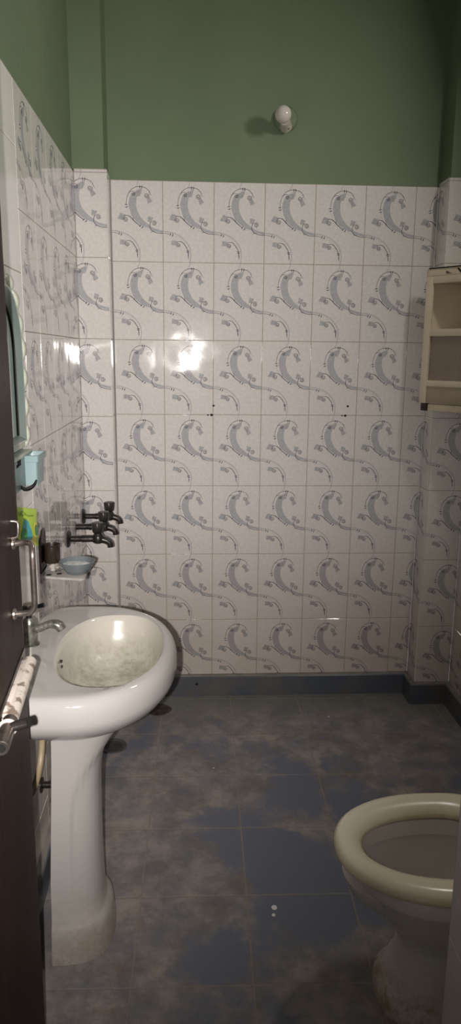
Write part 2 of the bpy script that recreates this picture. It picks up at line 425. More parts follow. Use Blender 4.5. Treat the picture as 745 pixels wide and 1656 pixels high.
# shallow pilasters in both far corners
p1 = MB()
SQ = -.012
tiled(p1, (LX, PY, 0), (math.cos(SQ), math.sin(SQ), 0), (math.sin(SQ), -math.cos(SQ), 0), 0, .121, -.08, z1=2.166)
tiled(p1, (-.202, PY, 0), (0, 1, 0), (1, 0, 0), 0, .11, .0, z1=2.166, pattern=False)
for a, b in (((LX - .012, PY + .006), (-.212, PY + .006)), ((-.212, PY + .006), (-.208, .01))):
    quad(p1, [(a[0], a[1], 2.166), (b[0], b[1], 2.166), (b[0], b[1], CEIL), (a[0], a[1], CEIL)], M['green'])
struct(p1.build('trim_1', smooth=0, fix=False))
p2 = MB()
tiled(p2, (0, PY, 0), (1, 0, 0), (0, -1, 0), 1.092, RX, 1.092, z1=2.166)
tiled(p2, (1.089, 0, 0), (0, -1, 0), (-1, 0, 0), 0, .11, -.088, z1=2.166)
for a, b in (((1.098, PY + .006), (RX + .012, PY + .006)), ((1.096, .01), (1.098, PY + .006))):
    quad(p2, [(a[0], a[1], 2.166), (b[0], b[1], 2.166), (b[0], b[1], CEIL), (a[0], a[1], CEIL)], M['green'])
struct(p2.build('trim_2', smooth=0, fix=False))
# left wall: printed tiles far, a zone of plain white tiles behind the mirror
wl = MB()
tiled(wl, (LX, 0, 0), (0, 1, 0), (1, 0, 0), -1.045, PY, -1.045, bev=.0003)
tiled(wl, (LX, 0, 0), (0, 1, 0), (1, 0, 0), NEAR, -1.045, -1.045, row=ROW0 + .145, pattern=False, tile='tile_plain', cw=.55)
quad(wl, [(LX - .006, NEAR, TOPZ), (LX - .006, .01, TOPZ), (LX - .006, .01, CEIL), (LX - .006, NEAR, CEIL)], M['green'])
struct(wl.build('wall_left', smooth=0, fix=False))
wr = MB()
tiled(wr, (RX, 0, 0), (0, -1, 0), (-1, 0, 0), .11, 1.96, .11 - .151, patmax=.9)
quad(wr, [(RX + .006, .01, TOPZ), (RX + .006, -1.96, TOPZ), (RX + .006, -1.96, CEIL), (RX + .006, .01, CEIL)], M['green'])
struct(wr.build('wall_right', smooth=0, fix=False))
# front wall either side of the doorway; its tiled reveal is the pale edge at the lower right
wf = MB()
JX, JY = .56, -1.952
tiled(wf, (JX, 0, 0), (0, 1, 0), (-1, 0, 0), -2.60, JY, JY, row=.51 - .3, pattern=False)
tiled(wf, (0, JY, 0), (-1, 0, 0), (0, 1, 0), -RX, -JX, -JX, pattern=False)
wf.box((JX + .004, -2.60, 0), (RX, JY - .004, CEIL), M['green'])
struct(wf.build('wall_front', smooth=0, fix=False))
wf2 = MB(); wf2.box((LX, -2.62, 0), (-.19, -2.50, CEIL), M['green'], .004); struct(wf2.build('trim_3'))
fl = MB()
quad(fl, [(LX - .01, -2.75, 0), (RX + .01, -2.75, 0), (RX + .01, .01, 0), (LX - .01, .01, 0)], M['floor'])
for x, y, r in ((.338, -1.297, .0080), (.333, -1.324, .0052), (.69, -.23, .004), (.19, -.60, .003)):
    quad(fl, [(x + r * math.cos(t * PI / 6), y + r * 1.15 * math.sin(t * PI / 6), .0006) for t in range(12)], M['paint'])
struct(fl.build('floor', smooth=0, fix=False))
ce = MB(); quad(ce, [(LX - .01, -2.75, CEIL), (LX - .01, .01, CEIL), (RX + .01, .01, CEIL), (RX + .01, -2.75, CEIL)], M['ceil'])
struct(ce.build('ceiling', smooth=0, fix=False))

# skirting
def skirting(name, a, b, n, extra=0):
    a, b, n = V((*a, 0)), V((*b, 0)), V((*n, 0)); t = (b - a).normalized(); L = (b - a).length
    mb = MB(); h = .093; d = .022
    prof = [(0, 0), (d, 0), (d, h - .004), (d - .004, h), (0, h + .002)]
    mb.loft([[a + t * s + n * p[0] + V((0, 0, p[1])) for p in prof] for s in (-extra, L + extra)], M['skirt'])
    mb.loft([[a + t * s + n * p[0] + V((0, 0, p[1])) for p in [(0, h + .0005), (d - .003, h + .0005), (d - .005, h + .003), (0, h + .004)]] for s in (-extra, L + extra)], M['skirt_top'])
    if name == 'baseboard_back': mb.add([(.132 + .0075 * math.cos(k * PI / 5), -.0226, .058 + .007 * math.sin(k * PI / 5)) for k in range(10)], [tuple(range(10))], M['hole'])
    return struct(mb.build(name, smooth=30))
skirting('baseboard_back', (-.2, 0), (1.088, 0), (0, -1))
skirting('baseboard_pilaster_right', (1.067, PY), (RX - .022, PY), (0, -1)); skirting('baseboard_return', (1.089, -.022), (1.089, PY), (-1, 0))
skirting('baseboard_right', (RX, PY), (RX, JY), (-1, 0)); skirting('baseboard_left', (LX, NEAR), (LX, PY), (1, 0))
skirting('baseboard_pilaster_left', (LX + .022, PY), (-.202, PY), (0, -1))

# ------------------------------------------------------------------ wash basin on pedestal
XC, YC = -.165, -1.335
def spow(v, p): return math.copysign(abs(v) ** p, v)
NB = 72
def outer(t):                                   # plan outline of the basin rim
    c, s = math.cos(t), math.sin(t)
    if c >= 0: x = .238 * spow(c, 2 / 2.15); y = .300 * spow(s, 2 / 2.15)
    else: x = .150 * spow(c, 2 / 5.0); y = .300 * spow(s, 2 / 2.6) if True else 0
    return V((XC + x, YC + y, 0))
def neck(t): return V((-.165 + .085 * math.cos(t), YC + .110 * math.sin(t), 0))
def bowl(t, k=1.0):
    c, s = math.cos(t), math.sin(t)
    x = (.118 if c > 0 else .134) * spow(c, 2 / 2.4); y = .217 * spow(s, 2 / 2.2)
    return V((-.078 + x * k, YC - .006 + y * k, 0))
def ring(fn, z): return [fn(2 * PI * j / NB) + V((0, 0, z)) for j in range(NB)]
def mixf(f, g, k): return lambda t: f(t).lerp(g(t), k)
def inset(d): return lambda t: outer(t) + (V((XC + .02, YC, 0)) - outer(t)).normalized() * d
basin = thing('wash_basin', (XC, YC, 0), 'white ceramic pedestal wash basin with a scale-stained bowl beside the brown door', 'wash basin')
mb = MB()
rg = [ring(neck, .625), ring(mixf(neck, outer, .30), .645), ring(mixf(neck, outer, .62), .674), ring(mixf(neck, outer, .86), .704),
      ring(mixf(neck, outer, .97), .728), ring(outer, .745), ring(outer, .770), ring(inset(.004), .786), ring(inset(.011), .796), ring(inset(.020), .8005), ring(inset(.030), .8015)]
for k, z in ((.35, .8005), (.7, .799), (.93, .7975)): rg.append(ring(mixf(inset(.030), lambda t: bowl(t), k), z))
mb.loft(rg, M['ceramic'], True, False)
mb.build('basin_body', basin, smooth=60)
mb = MB()
rg = [ring(mixf(inset(.030), lambda t: bowl(t), .93), .7975)]
for k, z in ((1.0, .792), (.975, .780), (.94, .752), (.88, .722), (.78, .699), (.60, .684), (.36, .677), (.12, .676)):
    rg.append([bowl(2 * PI * j / NB, k) + V((0, 0, z)) for j in range(NB)])
mb.loft(rg, M['bowl_in'], False, True)
bowl_o = mb.build('bowl', basin, smooth=60)
mb = MB(); mb.lathe([(.026, 0), (.026, .003), (.020, .004), (.014, .001)], M['steel'], (-.078, YC, .6765)); mb.build('drain', bowl_o)
mb = MB()                                       # overflow slots on the deck-side wall of the bowl
for dz in (0, .014): mb.box((-.213, YC - .03 - .004, .755 + dz), (-.2015, YC - .03 + .005, .761 + dz), M['hole'], .002)
mb.build('overflow_slot', bowl_o)
# pedestal: D-shaped column, straight back edges, bulged front, foot flare, seam between side panel and front
mb = MB(); NP = 90
def ped_ring(z, w, xf, seam):
    out = []; xb = -.239 + .017 * min(max((z - .22) / .38, 0), 1)
    for j in range(NP + 1):
        f = j / NP; a = -PI / 2 + PI * f        # from the near back edge, round the front, to the far back edge
        s, c = math.sin(a), math.cos(a)
        x = xb + (xf - xb) * spow(c, .62); y = YC - .008 + w * spow(s, .80)
        step = .0050 / (1 + math.exp(-(seam - (x - xb) / (xf - xb)) * 90))
        out.append(V((x, y, z)) + V((c * .7, s, 0)).normalized() * step)
    return out
prof = [(0, .120, -.099, 1.3), (.025, .119, -.100, 1.3), (.05, .116, -.102, 1.25), (.072, .113, -.105, 1.2), (.088, .111, -.108, 1.15), (.096, .108, -.112, .80), (.104, .103, -.117, .60), (.14, .099, -.120, .50), (.20, .096, -.122, .45), (.25, .094, -.123, .43), (.33, .091, -.123, .42),
        (.41, .089, -.122, .44), (.44, .088, -.1215, .48), (.47, .088, -.120, .56), (.50, .088, -.117, .68), (.52, .088, -.113, .78), (.54, .089, -.107, .88), (.56, .090, -.099, .97), (.58, .091, -.088, 1.1), (.60, .093, -.074, 1.25), (.62, .096, -.060, 1.3), (.64, .100, -.050, 1.3), (.655, .104, -.045, 1.3)]
mb.loft([ped_ring(*p) for p in prof], M['ped'], True, True, closed=False)
# close the back with inner faces
mb.build('pedestal', basin, smooth=50)

tap = thing('pillar_tap', (-.285, YC + .01, .80), 'short scale-crusted chrome pillar tap on the deck of the white wash basin', 'tap')
mb = MB(); o = (-.285, YC + .01, .7985)
mb.lathe([(.023, 0), (.023, .004), (.0185, .007), (.0175, .02), (.0175, .05), (.0160, .064), (.010, .072)], M['chrome'], o); mb.build('body', tap)
mb = MB(); mb.tube([(-.283, YC + .01, .836), (-.262, YC + .01, .842), (-.240, YC + .01, .851), (-.226, YC + .01, .852), (-.215, YC + .01, .848), (-.208, YC + .01, .838)], [.010, .010, .0095, .0105, .0115, .0105], M['chrome'], 14, 4); mb.build('spout', tap)
mb = MB(); mb.lathe([(.007, .07), (.007, .083), (.014, .086), (.0155, .099), (.012, .104)], M['black'], o); mb.tube([(-.283, YC + .01, .896), (-.262, YC + .01, .898), (-.247, YC + .01, .902)], [.005, .005, .006], M['black'], 10)
lev_o = mb.build('lever', tap)
mb = MB(); mb.lathe([(.0125, .1045), (.0125, .107), (.008, .108)], M['steel'], o); mb.build('cap', lev_o)

mb = MB(); mb.tube([(-.296, -1.222, .640), (-.294, -1.228, .60), (-.288, -1.235, .52), (-.290, -1.248, .455), (-.294, -1.285, .412), (-.300, -1.34, .398), (-.314, -1.40, .40), (-.323, -1.41, .40)], .0085, M['hose'], 12, 6)
tag(mb.build('supply_hose', loc=(-.29, -1.25, .42)), 'yellowed flexible water hose hanging below the basin between door and pedestal', 'hose')
valve = thing('angle_valve', (LX, -1.125, .285), 'dark angle valve low on the left wall behind the basin pedestal', 'valve')
mb = MB(); mb.lathe([(.022, 0), (.022, .004), (.010, .006), (.010, .05), (.013, .052), (.013, .062)], M['bronze'], (LX, -1.125, .285), (1, 0, 0)); mb.build('body', valve)
mb = MB(); mb.lathe([(.016, 0), (.018, .006), (.017, .02), (.012, .024)], M['black'], (-.262, -1.125, .285), (1, 0, 0)); mb.build('knob', valve)
mb = MB(); mb.tube([(-.285, -1.125, .285), (-.285, -1.125, .325)], .008, M['bronze']); mb.build('outlet', valve)

# ------------------------------------------------------------------ three bib taps on the left wall
def make_bib(y):
    t = thing('bib_tap', (LX, y, .862), '', 'tap', 'bib taps on the left wall')
    def P(x, z): return (LX + x, y, .862 + z)
    mb = MB(); mb.tube([P(0, 0), P(.052, 0)], .0108, M['bronze'], 16); mb.tube([P(.050, 0), P(.056, 0)], .0125, M['bronze'], 16); mb.tube([P(.056, 0), P(.095, 0)], .0118, M['bronze'], 16); mb.build('pipe', t)
    mb = MB(); mb.lathe([(.012, -.016), (.0185, -.012), (.0200, .004), (.017, .014), (.0125, .020), (.0125, .030)], M['bronze'], P(.105, 0)); mb.build('valve_body', t)
    mb = MB(); mb.tube([P(.110, -.001), P(.124, -.004), (LX + .137, y, .862 - .009), P(.146, -.018), P(.148, -.030)], [.0135, .0125, .0118, .0110, .0110], M['bronze'], 14, 5); mb.build('spout', t)
    mb = MB(); n = 32
    rings = []
    for r, h in ((.013, .020), (.0170, .023), (.0195, .031), (.0212, .054), (.0195, .058), (.008, .0595)):
        rings.append([V(P(.105, h)) + V((math.cos(2 * PI * j / n), math.sin(2 * PI * j / n), 0)) * r * (1 + .045 * math.cos(8 * 2 * PI * j / n)) for j in range(n)])
    mb.loft(rings, M['bronze']); mb.build('knob', t)
    mb = MB(); mb.lathe([(.030, 0), (.031, .003), (.026, .008), (.012, .011)], M['bronze'], P(0, 0), (1, 0, 0)); mb.build('wall_flange', t)
    return t
bib = make_bib(-.53)
bib['label'] = 'tarnished bib tap with wall flange, nearest to the camera above the soap dish'
for y, lab in ((-.35, 'tarnished bib tap in the middle of the row, with no wall flange'), (-.17, 'tarnished bib tap with wall flange, farthest, next to the back corner')):
    c = bib.copy(); COL.objects.link(c); c.location = (LX, y, .862); c['label'] = lab
    for ch in list(bib.children):
        if y == -.35 and ch.name.startswith('wall_flange'): continue
        d = ch.copy(); COL.objects.link(d); d.parent = c

# ------------------------------------------------------------------ soap shelf, dish, tumbler holder, wrapper
mb = MB(); bm = None
pts = [(LX, -1.005), (-.200, -1.035), (-.192, -1.025), (-.198, -.925), (-.215, -.905), (LX, -.865)]
mb.prism(pts, .868, .875, M['clearplastic'], .0015)
mb.prism([(LX, -1.0), (LX + .006, -1.0), (LX + .006, -.87), (LX, -.87)], .850, .890, M['clearplastic'], .0015)
shelf = thing('soap_shelf', (LX, -.95, .86), 'small milky plastic soap shelf on the left wall beside the basin', 'shelf')
tray_o = mb.build('tray', shelf)
mb = MB()
for x, y in ((-.300, -.995), (-.272, -.985)):
    mb.lathe([(.008, 0), (.008, .0012)], M['hole'], (x, y, .8745), n=16)
mb.build('drain_hole', tray_o)
dish = thing('soap_dish', (-.222, -.975, .8752), 'round blue-grey dish with dried white soap on the soap shelf', 'soap dish')
mb = MB(); mb.lathe([(.024, 0), (.030, .002), (.041, .016), (.049, .030), (.0515, .036), (.0495, .0365), (.0465, .031), (.038, .017), (.026, .007), (.002, .006)], M['blue_glass'], (-.222, -.975, .8752), n=40); mb.build('bowl', dish)
mb = MB(); n = 30
rr = [[V((-.226 + (r * (1 + .07 * math.sin(3 * a + 1) + .05 * math.sin(7 * a))) * math.cos(a), -.975 + r * math.sin(a), z)) for a in [2 * PI * j / n for j in range(n)]] for r, z in ((.026, .885), (.041, .8975), (.039, .9005), (.022, .903), (.004, .9025))]
mb.loft(rr, M['soap']); mb.build('soap_residue', dish)
hold = thing('tumbler_holder', (LX, -.965, .91), 'dark brown plastic tumbler holder on the left wall under the green sachet', 'tumbler holder')
mb = MB(); mb.prism([(-1.005, .880), (-.930, .880), (-.930, .985), (-.942, 1.004), (-.968, 1.002), (-1.005, .975)], 0, .006, M['brown'], .0015, Matrix(((0, 0, 1, LX), (1, 0, 0, 0), (0, 1, 0, 0), (0, 0, 0, 1)))); mb.build('back_plate', hold)
mb = MB(); mb.lathe([(.0215, 0), (.0232, .002), (.0240, .048), (.0248, .053), (.0235, .0535), (.0225, .048), (.0210, .005), (.002, .004)], M['brown'], (-.2935, -.968, .906), n=36); mb.build('cup', hold)
mb = MB(); n = 16
rr = []
for i, (r, z) in enumerate(((.010, .8755), (.016, .882), (.014, .892), (.006, .899))):
    rr.append([V((-.288 + r * 1.3 * math.cos(a) * (1 + .3 * math.sin(3 * a + i)), -.958 + r * math.sin(a) * (1 + .3 * math.cos(4 * a + 2 * i)), z + .002 * math.sin(5 * a))) for a in [2 * PI * j / n for j in range(n)]])
mb.loft(rr, mat('crumpled_foil', (.42, .38, .34), .4, (.07, .06, .055), 60, bump=.002)); tag(mb.build('crumpled_wrapper', loc=(-.288, -.958, .8755), smooth=20), 'crumpled grey wrapper lying on the soap shelf under the brown holder', 'wrapper')

# ------------------------------------------------------------------ mint framed mirror, bin, hook, sachet
MZ0, MZA, MHW, MYC = 1.262, 1.50, .181, -1.335
def arch(hw, z0, za, top, n=24):
    pts = [(MYC + hw, z0), (MYC + hw, za)]
    for i in range(1, n): a = PI * i / n; pts.append((MYC + hw * spow(math.cos(a), .9), za + (top - za) * spow(math.sin(a), .9)))
    pts += [(MYC - hw, za), (MYC - hw, z0)]
    return pts
mirror = thing('wall_mirror', (LX, MYC, MZ0), 'arched mirror with scalloped mint plastic frame on the left wall behind the door', 'mirror')
YZ = lambda x: Matrix(((0, 0, 1, x), (1, 0, 0, 0), (0, 1, 0, 0), (0, 0, 0, 1)))
A0, A1, A2 = arch(MHW - .006, MZ0 + .004, MZA, 1.678), arch(.140, MZ0 + .024, MZA - .01, 1.648), arch(.116, MZ0 + .040, MZA - .02, 1.620)
mb = MB()
def rr_(pts, x): return [V((x, p[0], p[1])) for p in pts]
mb.loft([rr_(A0, LX), rr_(A0, LX + .012), rr_(arch(MHW - .010, MZ0 + .007, MZA, 1.674), LX + .016), rr_(A1, LX + .020), rr_(A1, LX + .026), rr_(arch(.134, MZ0 + .028, MZA - .01, 1.643), LX + .026)], M['mint'], True, False)
frame_o = mb.build('frame', mirror, smooth=35)
mb = MB()
mb.loft([rr_(arch(.134, MZ0 + .028, MZA - .01, 1.643), LX + .026), rr_(A2, LX + .012), rr_(A2, LX + .010)], M['mint_d'], False, False); mb.build('inner_rim', frame_o, smooth=35)
mb = MB(); mb.add(rr_(arch(.122, MZ0 + .038, MZA - .02, 1.622), LX + .0105), [tuple(range(len(A2)))], M['glass']); mb.build('mirror_glass', mirror, smooth=0)
mb = MB(); mb.tube([V((LX + .012, p[0], p[1])) for p in A2], .0022, M['black'], 8); mb.build('rubber_seal', mirror)
def leaf(y, z, ang, L):                          # one raised scallop of the frame border
    m = MB(); nA, nB = 14, 8; rings = []
    d = V((0, -math.sin(ang), math.cos(ang))); e = V((0, math.cos(ang), math.sin(ang)))
    for i in range(nA + 1):
        f = i / nA; w = .0195 * max(math.sin(PI * f), 0) ** .55 + .0002; hh = .015 * max(math.sin(PI * f), 0) ** .6 + .0002
        c = V((LX + .012, y, z)) + d * (f - .5) * L
        rings.append([c + e * w * math.cos(a) + V((1, 0, 0)) * hh * math.sin(a) for a in [PI * j / nB for j in range(nB + 1)]])
    m.loft(rings, M['mint_l'], False, False, closed=False); return m.build('frame_scallop', frame_o, smooth=60)
for s in (1, -1):
    for z in (1.298, 1.368, 1.438, 1.508): leaf(MYC + s * (.168), z, 0, .068)
for a in (.36, .74, 1.12, 1.5, 1.9, 2.28, 2.66): leaf(MYC + .160 * math.cos(a), 1.508 + .165 * math.sin(a), a, .066)
mb = MB()
mb.box((LX, MYC - .165, 1.165), (LX + .012, MYC + .165, 1.264), M['teal'], .004); mb.box((LX, MYC - .168, 1.252), (LX + .030, MYC + .168, 1.262), M['mint'], .003); low_o = mb.build('lower_panel', mirror)
mb = MB(); mb.box((LX + .012, MYC + .088, 1.228), (LX + .0126, MYC + .122, 1.246), M['hole']); mb.box((LX + .012, MYC + .076, 1.226), (LX + .0126, MYC + .095, 1.234), M['hole']); mb.build('slot', low_o)
bin_ = thing('toothbrush_bin', (LX, -1.11, 1.168), 'small teal plastic toothbrush bin on the left wall below the mint mirror frame', 'bin')
mb = MB()
def rect(x0, x1, y0, y1, z, r=.006):
    out = []
    for cx, cy, a0 in ((x1 - r, y1 - r, 0), (x0 + r, y1 - r, PI / 2), (x0 + r, y0 + r, PI), (x1 - r, y0 + r, 1.5 * PI)):
        for k in range(5): a = a0 + k * PI / 8; out.append(V((cx + r * math.cos(a), cy + r * math.sin(a), z)))
    return out
xa, xb, ya, yb = LX, -.283, -1.158, -1.066
mb.loft([rect(xa, xb - .003, ya + .004, yb - .004, 1.166), rect(xa, xb - .001, ya + .001, yb - .001, 1.226), rect(xa, xb + .003, ya - .002, yb + .002, 1.227), rect(xa, xb + .004, ya - .003, yb + .003, 1.243),
         rect(xa + .003, xb + .001, ya, yb, 1.243), rect(xa + .003, xb - .003, ya + .003, yb - .003, 1.228), rect(xa + .003, xb - .005, ya + .006, yb - .006, 1.170)], M['teal']); mb.build('box', bin_, smooth=35)
mb = MB(); mb.tube([(LX + .012, -1.225, 1.176), (LX + .018, -1.218, 1.168), (LX + .027, -1.205, 1.167), (LX + .037, -1.192, 1.174), (LX + .042, -1.187, 1.186)], [.003, .005, .0055, .004, .002], M['black'], 12, 5)
tag(mb.build('wall_hook', loc=(LX + .012, -1.225, 1.168)), 'curved black hook under the teal panel of the mirror', 'hook')

sach = thing('sachet', (-.31, -1.175, 1.0), 'lime green sachet with blue and yellow print hanging on the left wall beside the door', 'sachet')
SO, SR, SUp = V((-.3232, -1.255, 1.032)), V((.0215, .152, -.040)), V((.000, 0, .100))
def sp(u, v, d=0):
    n = SR.cross(SUp).normalized(); puff = .008 * max(0, math.sin(PI * u) * math.sin(PI * v)) ** .6
    return SO + SR * u + SUp * v + n * (puff + d)
mb = MB(); G = 14
vs = [sp(i / G, j / G) for j in range(G + 1) for i in range(G + 1)]
mb.add(vs, [(j * (G + 1) + i, j * (G + 1) + i + 1, (j + 1) * (G + 1) + i + 1, (j + 1) * (G + 1) + i) for j in range(G) for i in range(G)], M['lime']); 
def deco(poly, key, d):
    # subdivided fan so the print follows the pillow of the packet
    c = (sum(p[0] for p in poly) / len(poly), sum(p[1] for p in poly) / len(poly)); n = len(poly); vs = []; fs = []
    K_ = 5
    for k in range(1, K_ + 1):
        for p in poly: vs.append(sp(c[0] + (p[0] - c[0]) * k / K_, c[1] + (p[1] - c[1]) * k / K_, d))
    vs.append(sp(*c, d)); ci = len(vs) - 1
    for j in range(n): fs.append((ci, j, (j + 1) % n))
    for k in range(K_ - 1):
        for j in range(n): fs.append((k * n + j, (k + 1) * n + j, (k + 1) * n + (j + 1) % n, k * n + (j + 1) % n))
    mb.add(vs, fs, M[key])
def ell(cx, cy, rx, ry, n=18, rot=0): return [(cx + rx * math.cos(2 * PI * j / n) * math.cos(rot) - ry * math.sin(2 * PI * j / n) * math.sin(rot), cy + rx * math.cos(2 * PI * j / n) * math.sin(rot) + ry * math.sin(2 * PI * j / n) * math.cos(rot)) for j in range(n)]
deco([(.20, .10), (.58, .10), (.66, .20), (.56, .42), (.44, .66), (.30, .70), (.20, .50)], 'sblue', .0006)
deco(ell(.27, .27, .12, .20), 'sgreen', .0009)
deco([(.52, .06), (.80, .04), (.82, .16), (.74, .28), (.62, .22)], 'syellow', .0011)
deco(ell(.78, .44, .13, .21), 'syellow', .0010); deco(ell(.82, .42, .11, .155), 'sgreen', .0014)
pk_o = mb.build('packet', sach, smooth=60, fix=False)
mb = MB()                                         # a line of small script lettering
def stroke(pts, w=.014):
    P = [V((a, b, 0)) for a, b in pts]; P = catmull(P, [0] * len(P), 4)[0]
    for i in range(len(P) - 1):
        t = (P[i + 1] - P[i]).normalized(); n = V((-t.y, t.x, 0)) * w / 2
        q = [P[i] + n, P[i] - n, P[i + 1] - n, P[i + 1] + n]
        mb.add([sp(x.x, x.y, .0012) for x in q], [(0, 1, 2, 3)], M['sink_ink'])
stroke([(.12, .88), (.12, .80), (.17, .79), (.19, .88), (.20, .79)]); stroke([(.24, .90), (.235, .78)]); stroke([(.24, .90), (.31, .88), (.32, .81), (.235, .78)])
stroke([(.36, .88), (.355, .78), (.365, .82), (.40, .83), (.41, .78)]); stroke([(.45, .82), (.43, .79), (.47, .78), (.48, .82), (.49, .78)])
stroke([(.52, .82), (.53, .78), (.56, .81), (.57, .78), (.60, .82)]); stroke([(.62, .80), (.66, .81), (.64, .83), (.62, .80), (.66, .78)]); stroke([(.69, .82), (.69, .78), (.70, .81), (.74, .82)])
mb.build('lettering', pk_o, smooth=0, fix=False)

# ------------------------------------------------------------------ corner cabinet on the right
cab = thing('corner_cabinet', (1.14, -.2, 1.29), 'cream plastic corner cabinet with open shelf and ribbed door in the right corner', 'cabinet')
P0 = V((1.030, -.135, 0)); P1 = V((RX - .002, -.4190, 0)); TD = (P1 - P0).normalized(); FL = (P1 - P0).length; FN = V((TD.y, -TD.x, 0))
if FN.y > 0: FN = -FN
CM = Matrix(((TD.x, FN.x, 0, P0.x), (TD.y, FN.y, 0, P0.y), (0, 0, 1, 0), (0, 0, 0, 1)))   # local x along the front, y outwards
foot = [(P0.x, P0.y), (P0.x, PY - .004), (RX - .002, PY - .004), (P1.x, P1.y)]
ZB, ZT = 1.318, 1.800
mb = MB()
for z0, z1 in ((ZB, ZB + .006), (1.384, 1.390), (1.578, 1.602), (1.775, 1.800)): mb.prism(foot, z0, z1, M['cream'], .001)
mb.box((P0.x, PY - .009, ZB), (RX - .002, PY - .004, ZT), M['cream']); mb.box((RX - .007, P1.y, ZB), (RX - .002, PY - .009, ZT), M['cream'])
mb.box((P0.x, P0.y - .004, ZB), (P0.x + .005, PY - .004, ZT), M['cream'])
mb.build('carcass', cab, smooth=30)
mb = MB()
mb.box((-.004, -.004, ZB), (.026, .012, ZT), M['cream'], .004, CM); mb.box((FL - .03, -.006, ZB), (FL - .004, .010, ZT), M['cream'], .004, CM)
for z0, z1 in ((1.773, 1.800), (1.576, 1.604), (1.384, 1.408)): mb.box((.02, -.006, z0), (FL - .02, .010, z1), M['cream'], .003, CM)
mb.build('front_frame', cab, smooth=30)
mb = MB(); n = 200
L = [CM @ V((.026 + (FL - .056) * i / n, (-.002 + .0007 * (1 if i % 4 in (1, 2) else 0)), 0)) for i in range(n + 1)]
mb.loft([[p + V((0, 0, z)) for p in L] for z in (1.407, 1.577)], mat('ribbed_brown_plastic', (.26, .20, .155), .3, (.22, .165, .125), 5, spec=.6), False, False, closed=False); mb.build('ribbed_door', cab, smooth=0)
mb = MB(); mb.box((.0, .002, 1.320), (FL - .006, .006, 1.386), M['tan'], .001, CM); mb.build('lower_panel', cab)
mb = MB(); mb.prism([(P0.x - .004, P0.y - .004), (P0.x - .004, PY - .004), (RX - .002, PY - .004), (RX - .002, P1.y - .004)], 1.801, 1.826, M['cream'], .002); mb.box((.002, .004, 1.828), (FL - .01, .0075, 1.832), M['hole'], 0, CM)
mb.prism(foot, 1.827, 1.832, M['cream'], .001); mb.box((-.003, .0015, 1.803), (FL - .01, .0045, 1.827), M['cream'], 0, CM)
top_o = mb.build('top_tray', cab, smooth=30)
mb = MB(); pic = mat('brown_print', (.10, .055, .04), .4, (.22, .15, .12), 60)
def cq(pts, m): mb.add([CM @ V((x, .0049, z)) for x, z in pts], [tuple(range(len(pts)))], m)
cq([(.050, 1.806), (.105, 1.806), (.085, 1.815), (.070, 1.824), (.058, 1.824), (.055, 1.814)], pic); cq([(.125, 1.822), (.14, 1.806), (.19, 1.806), (.19, 1.809), (.148, 1.811), (.130, 1.825)], M['hole']); cq([(.2, 1.806), (.25, 1.806), (.22, 1.824)], pic)
mb.build('printed_band', top_o, smooth=0, fix=False)
mb = MB(); mb.box((.028, -.020, 1.288), (FL - .01, -.002, 1.316), M['cream'], .005, CM); bar_o = mb.build('towel_bar', cab)
mb = MB(); mb.box((-.001, -.022, 1.288), (.028, .002, 1.317), M['brown'], .003, CM); mb.build('bar_bracket', bar_o)

# ------------------------------------------------------------------ toilet
toilet = thing('toilet', (.72, -1.575, 0), 'white western toilet with a yellowed plastic seat ring at lower right', 'toilet')
TC = -1.575; NT = 72
def tout(t, d=0.0, sx=0.0):
    c, s = math.cos(t), math.sin(t)                # c<0 is the front (towards the left wall)
    if c < 0: x = .262 * spow(c, .93); y = .187 * spow(s, .93)
    else: x = .185 * spow(c, .62); y = .187 * spow(s, .80)
    k = 1 - d / .2
    return V((.700 + x * k, TC + y * k, 0))
def trim_(t, d):
    p = tout(t, d); c = math.cos(t)
    return V((p.x + (.030 * (-c) ** 2 if c < 0 else 0), p.y, 0))
def tin(t, k=1.0):
    c, s = math.cos(t), math.sin(t)
    x = (.198 if c < 0 else .115) * spow(c, .95 if c < 0 else .8); y = .112 * spow(s, .92)
    return V((.700 + x * k, TC + y * k, 0))
def tring(fn, z, n=NT): return [fn(2 * PI * j / n) + V((0, 0, z)) for j in range(n)]
mb = MB()
mix2 = lambda k: (lambda t: tout(t).lerp(tin(t), k))
sr = [tring(mix2(.10), .384), tring(mix2(.0), .391), tring(mix2(-.01), .399), tring(mix2(.03), .408), tring(mix2(.14), .415), tring(mix2(.35), .4185), tring(mix2(.6), .4165), tring(mix2(.82), .410), tring(mix2(.96), .400), tring(mix2(1.0), .391), tring(mix2(.93), .385)]
mb.loft(sr + [sr[0]], M['seat'], False, False); seat_o = mb.build('seat', toilet, smooth=80)
mb = MB()
def ell2(cx, ax, ay, sq=.9): return lambda t: V((cx + ax * spow(math.cos(t), sq), TC + ay * spow(math.sin(t), sq), 0))
o1 = lambda k: (lambda t: trim_(t, .014).lerp(ell2(.735, .150, .100)(t), k))
pr = [tring(ell2(.745, .195, .128, .75), 0), tring(ell2(.745, .193, .126, .75), .03), tring(ell2(.748, .180, .112, .75), .05), tring(ell2(.750, .160, .098, .8), .10), tring(ell2(.748, .150, .092, .85), .15), tring(ell2(.740, .150, .096), .19),
      tring(o1(.72), .225), tring(o1(.45), .262), tring(o1(.22), .300), tring(o1(.07), .332), tring(lambda t: trim_(t, .014), .342), tring(lambda t: trim_(t, .012), .347), tring(lambda t: trim_(t, .012), .376), tring(lambda t: trim_(t, .018), .3845),
      tring(lambda t: trim_(t, .020).lerp(tin(t, 1.05), .6), .3845), tring(lambda t: tin(t, 1.06), .380), tring(lambda t: tin(t, 1.05), .340), tring(lambda t: tin(t, 1.22), .335), tring(lambda t: tin(t, 1.15), .30), tring(lambda t: tin(t, .80), .24), tring(lambda t: tin(t, .45), .20), tring(lambda t: tin(t, .2), .19)]
mb.loft(pr, M['pan'], True, True)
